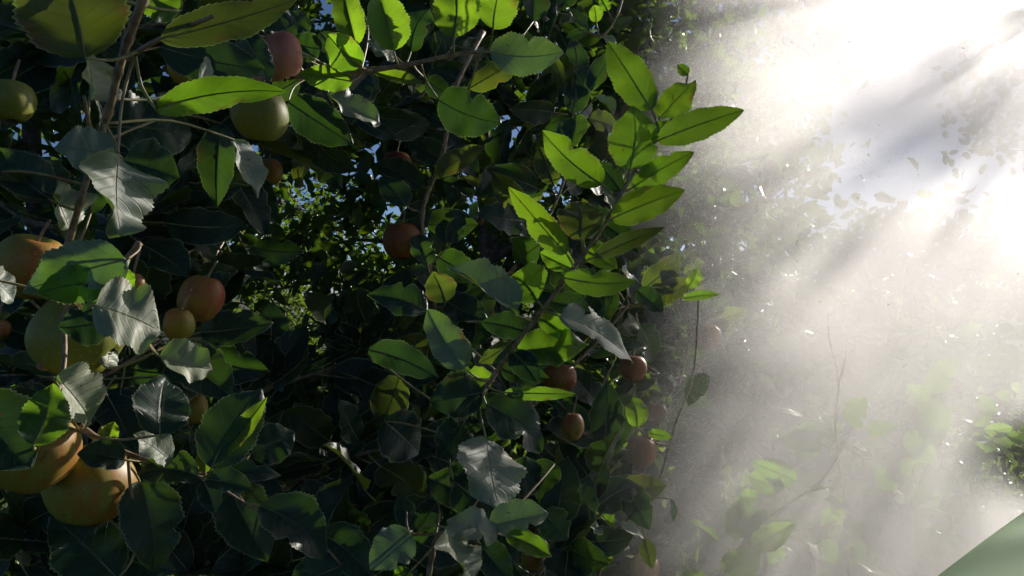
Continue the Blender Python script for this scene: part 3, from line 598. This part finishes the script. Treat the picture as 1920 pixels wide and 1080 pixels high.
# dark clipped hedge low on the right
hb = MB()
def hedge(label, x0, x1, y0, y1, h, n, lf=.045, name='hedge'):
    root = empty(name, (0, 0, 0)); tag(root, label, 'hedge'); b = MB()
    for k in range(14):
        x = x0+(x1-x0)*(k+.5)/14; MB().tube([(x, (y0+y1)/2, -.05), (x+.05, (y0+y1)/2+.05, h*.5), (x-.04, (y0+y1)/2, h*.95)], [.025, .018, .006], 5).build('stem', [BARK], root)
    for k in range(n):
        x = rng.uniform(x0, x1); y = rng.uniform(y0, y1); z = rng.uniform(.0, h)*(1-.12*noise.noise(Vector((x, y, 0))*2))
        far_leaf(b, Vector((x, y, z)), rdir(), rdir()+Vector((0, 0, .5)), lf*rng.uniform(.7, 1.3), lf*.66)
    f = b.build('foliage', [LEAF_FAR], root); f['kind'] = 'stuff'
hedge('dark small leaved hedge low on the right edge beyond the spray', 2.0, 4.2, 3.3, 3.9, 1.1, 7000)
hedge('tall far hedge closing off the orchard behind the gap between the trees', -16, 16, 15, 16.5, 3.2, 16000, .16)

# ------------------------------------------------------------------ added tree towards the sun, crown shaped to light and shade chosen leaves
U = Vector((SUN.y, -SUN.x, 0)).normalized(); V = U.cross(SUN).normalized()
if V.z < 0: V = -V
O0 = Vector((0, .7, 1.7))
def uv(p): q_ = p-O0; return q_.dot(U), q_.dot(V)
lit = [(*uv(p), r) for p, r in LIT]; shd = [(*uv(p), r) for p, r in SHADE]
root = empty('apple_tree', (0, 0, 0)); tag(root, 'added shade tree beyond the upper right corner, its crown shaped to throw shadows through the mist', 'tree', 'apple trees behind')
b = MB(); lb = MB(); g2 = random.Random(5)
cells = []
uu = -.58
while uu < 1.0:
    vv = -1.0
    while vv < 1.15:
        cells.append((uu+g2.uniform(-.02, .02), vv+g2.uniform(-.02, .02))); vv += .042
    uu += .042
def shade_prob(u, v):
    e = u - .06*math.sin(v*4+1)
    fq = 4.2 if e < -.02 else 10.5
    nn = noise.noise(Vector((u*fq, v*fq, 2.3))) + .4*noise.noise(Vector((u*14, v*14, 7)))
    thr = -2 if min((u-.143)**2+(v-.013)**2, (u-.17)**2+(v-.03)**2, (u-.2)**2+(v-.047)**2, (u-.1)**2+(v+.012)**2) < .03**2 else -.9 if e < -.02 else -.08 + (e+.02)*1.25 + .34*max(0, min(1, (v+.02)/.1))*max(0, min(1, (e+.05)/.1)) + .3*max(0, min(1, (-.12-v)/.15))
    return .92 if nn > thr else .04
bands = []                       # rows of leaves added to cast narrow dark shafts in the mist
CU, CV = uv(CAM)
for (px, py, r0_, r1_, hw_) in ((1600, 260, .31, .58, .010), (1350, 610, .30, .66, .020), (1430, 470, .34, .6, .008), (1330, 330, .42, .62, .009), (1500, 620, .25, .42, .010)):
    a_, c_ = uv(P(px, py, 1.0)); dx_, dy_ = a_-CU, c_-CV; ln_ = math.hypot(dx_, dy_); dx_ /= ln_; dy_ /= ln_
    t_ = r0_
    while t_ < r1_:
        o_ = g2.gauss(0, hw_*.55); bands.append((CU+dx_*t_-dy_*o_, CV+dy_*t_+dx_*o_)); t_ += .0075
base = O0 + SUN*5.6
pts3 = []
for ci, (u_, v_) in enumerate(cells + bands):
    near_l = min(((u_-a)**2+(v_-c)**2)**.5 - r for a, c, r in lit)
    pr_ = shade_prob(u_, v_) if ci < len(cells) else .9
    if near_l < 0: pr_ *= .02
    if g2.random() > pr_: continue
    s = g2.uniform(5.0, 6.4); p = O0 + U*u_ + V*v_ + SUN*s; pts3.append(p)
    for k in range(2 if ci < len(cells) else 1):
        far_leaf(b, p + U*g2.uniform(-.03, .03) + V*g2.uniform(-.03, .03) - U*.03, U*g2.gauss(0, 1)+V*g2.gauss(0, 1)+SUN*g2.gauss(0, .3), SUN+Vector((g2.gauss(0, .4), g2.gauss(0, .4), g2.gauss(0, .4))), g2.uniform(.05, .065), .04)
tb = Vector((base.x+.9, base.y-.7, 0)); top = base + Vector((.1, 0, 1.0))
tr = smooth_path([tb, tb*.6+top*.4+Vector((.1, 0, .3)), top], 8)
MB().tube(tr, [.07*(1-.8*i/len(tr)) for i in range(len(tr))], 8).build('trunk', [BARK], root)
for k, p in enumerate(pts3):
    if k % 5 == 0:
        a = min(tr, key=lambda q_: (q_-p).length + (.5 if q_.z > p.z else 0))
        md = a*.5+p*.5+Vector((0, 0, .05)); sm = [uv(a.lerp(md, i/8)) for i in range(9)] + [uv(md.lerp(p, i/8)) for i in range(9)]
        if min((x-c)**2+(y-e)**2 for x, y in sm for c, e, _ in lit) < .016**2: continue
        lb.tube([a, md, p], [.010, .006, .003], 4)
lb.build('limbs', [BARK], root)
f = b.build('foliage', [LEAF_FAR], root); f['kind'] = 'stuff'

# ------------------------------------------------------------------ green machine bonnet in the corner
m, t, o_ = mat('green enamel paint'); q = N(t); tc = q.n('TexCoord')
nz = q.n('TexNoise', i_Scale=9., i_Detail=5.); q.link(tc.outputs['Object'], nz.inputs['Vector'])
pr = q.n('BsdfPrincipled'); q.set(pr.inputs['Base Color'], q.mix(nz.outputs['Fac'], c4((.45, .70, .32)), c4((.52, .76, .40)))); q.set(pr.inputs['Roughness'], q.math('ADD', q.math('MULTIPLY', nz.outputs['Fac'], .2), .5)); pr.inputs['Specular IOR Level'].default_value = .25
q.link(pr.outputs[0], o_.inputs[0]); PAINT = m
hood = empty('machine_bonnet', (0, 0, 0)); tag(hood, 'smooth pale green painted metal bonnet in the bottom right corner', 'machine')
e0 = Vector((.355, .684, 1.458)); e1 = Vector((.560, .887, 1.458)); ed = (e1-e0).normalized(); inn = Vector((ed.y, -ed.x, 0))
b = MB(); sec = [(-.002, -.30), (-.002, -.05), (0, -.02), (.004, -.008), (.012, -.002), (.03, 0), (.12, .006), (.25, .006), (.37, 0), (.39, -.008), (.4, -.03), (.4, -.3)]
ts = [-.42, -.41, -.39, -.2, 0, .15, .3, .45, .58, .60, .61]
for t_ in ts:
    drop = -.02*max(0, (abs(t_-.1)-.49)/.02)
    for (a, z) in sec: b.v.append(e0 + ed*t_ + inn*(a + .010 - .012*(1-((t_-.12)/.5)**2)) + Vector((0, 0, z+drop)))
k = len(sec)
for i in range(len(ts)-1):
    for j in range(k-1): c = i*k+j; b.face((c, c+k, c+k+1, c+1))
b.face(tuple(range(k))); b.face(tuple((len(ts)-1)*k+j for j in range(k))[::-1])
b.build('panel', [PAINT], hood)
MB().tube([e0+ed*-.40+Vector((0, 0, -.026))-inn*.004, e0+ed*.59+Vector((0, 0, -.026))-inn*.004], .004, 8).build('edge_rim', [simple('black rubber', (.02, .025, .02), .5)], hood)

# ------------------------------------------------------------------ spray mist and droplets
m, t, o_ = mat('spray mist'); q = N(t); tc = q.n('TexCoord'); geo = tc.outputs['Object']
sp = q.n('SeparateXYZ'); q.link(geo, sp.inputs[0]); X, Y, Z = sp.outputs
mp = q.n('Mapping'); mp.inputs['Scale'].default_value = (1.1, 1.4, 1.9); mp.inputs['Rotation'].default_value = (0, R(-25), 0); q.link(geo, mp.inputs[0])
nz = q.n('TexNoise', i_Scale=2.1, i_Detail=5., i_Roughness=.6, i_Distortion=.6); q.link(mp.outputs[0], nz.inputs['Vector'])
n0 = q.math('SUBTRACT', nz.outputs['Fac'], .5)
edge = q.math('ADD', q.math('SUBTRACT', X, q.math('MULTIPLY', Y, .22)), q.math('ADD', q.math('MULTIPLY', n0, .45), q.math('SUBTRACT', q.math('MULTIPLY', q.math('MAXIMUM', q.math('SUBTRACT', 1.68, Z), 0.), .22), q.math('MULTIPLY', q.math('MAXIMUM', q.math('SUBTRACT', Z, 1.85), 0.), .15))))
a = q.ss(edge, -.09, .32)
lo = q.ss(q.math('ADD', Y, q.math('MULTIPLY', n0, .3)), .72, .92)
hi = q.ss(Y, 1.2, 1.8, 1., 0.)
den = q.math('MULTIPLY', q.math('MULTIPLY', a, lo), hi)
wisps = q.ss(nz.outputs['Fac'], .32, .70, .4, 1.55)
# calm pocket in the lee of the machine
vx = q.math('DIVIDE', q.math('SUBTRACT', q.math('SUBTRACT', X, .15), q.math('MULTIPLY', Y, .60)), .215)
vz = q.math('DIVIDE', q.math('ADD', q.math('SUBTRACT', Z, 1.72), q.math('MULTIPLY', Y, .225)), .105)
hole = q.ss(q.math('SQRT', q.math('ADD', q.math('MULTIPLY', vx, vx), q.math('MULTIPLY', vz, vz))), .55, 1.2, .03, 1.)
den = q.math('MULTIPLY', q.math('MULTIPLY', den, wisps), q.math('MULTIPLY', hole, q.math('MULTIPLY', q.ss(Z, 2.0, 2.5, 1., .45), q.ss(X, .1, .65, 2.0, 2.3))))
vs = q.n('VolumePrincipled'); vs.inputs['Color'].default_value = (.97, .95, .96, 1); vs.inputs['Anisotropy'].default_value = .61
q.set(vs.inputs['Density'], den); q.link(vs.outputs[0], o_.inputs['Volume']); MIST = m
b = MB(); x0, x1, y0, y1, z0, z1 = -.2, 2.2, .62, 1.85, .6, 2.9
b.v = [Vector(p) for p in ((x0, y0, z0), (x1, y0, z0), (x1, y1, z0), (x0, y1, z0), (x0, y0, z1), (x1, y0, z1), (x1, y1, z1), (x0, y1, z1))]
for fc in ((3, 2, 1, 0), (4, 5, 6, 7), (0, 1, 5, 4), (1, 2, 6, 5), (2, 3, 7, 6), (3, 0, 4, 7)): b.face(fc)
o = b.build('spray_mist', [MIST], smooth=False); tag(o, 'white cloud of fine spray drifting in the sunlight on the right', 'mist', kind='stuff')
m, t, o_ = mat('water droplet'); q = N(t); pr = q.n('BsdfPrincipled', i_Roughness=.15); pr.inputs['Base Color'].default_value = (.85, .85, .87, 1)
tl = q.n('BsdfTranslucent'); tl.inputs[0].default_value = (.9, .9, .9, 1); mx = q.n('MixShader'); mx.inputs[0].default_value = .5
q.link(pr.outputs[0], mx.inputs[1]); q.link(tl.outputs[0], mx.inputs[2]); q.link(mx.outputs[0], o_.inputs[0]); DROP = m
b = MB(); g3 = random.Random(9); k = 0
while k < 60000:
    y = g3.uniform(.72, 2.0); x = .0+.19*y+abs(g3.gauss(0, .30)); z = 1.7+g3.uniform(-.42, .42)*y
    if noise.noise(Vector((x*4, y*4, z*4)))+g3.uniform(-.5, .5) < -.1: continue
    r = g3.uniform(.00018, .00045)*(1 if g3.random() < .985 else 1.8); n0 = len(b.v); k += 1
    c = Vector((x, y, z)); b.v += [c+Vector((r, 0, 0)), c-Vector((r, 0, 0)), c+Vector((0, r, 0)), c-Vector((0, r, 0)), c+Vector((0, 0, r*1.3)), c-Vector((0, 0, r*1.3))]
    for f_ in ((0, 2, 4), (2, 1, 4), (1, 3, 4), (3, 0, 4), (2, 0, 5), (1, 2, 5), (3, 1, 5), (0, 3, 5)): b.face(tuple(n0+i for i in f_))
tag(b.build('spray_droplets', [DROP]), 'tiny bright water droplets flying at the rim of the mist', 'droplets', kind='stuff')
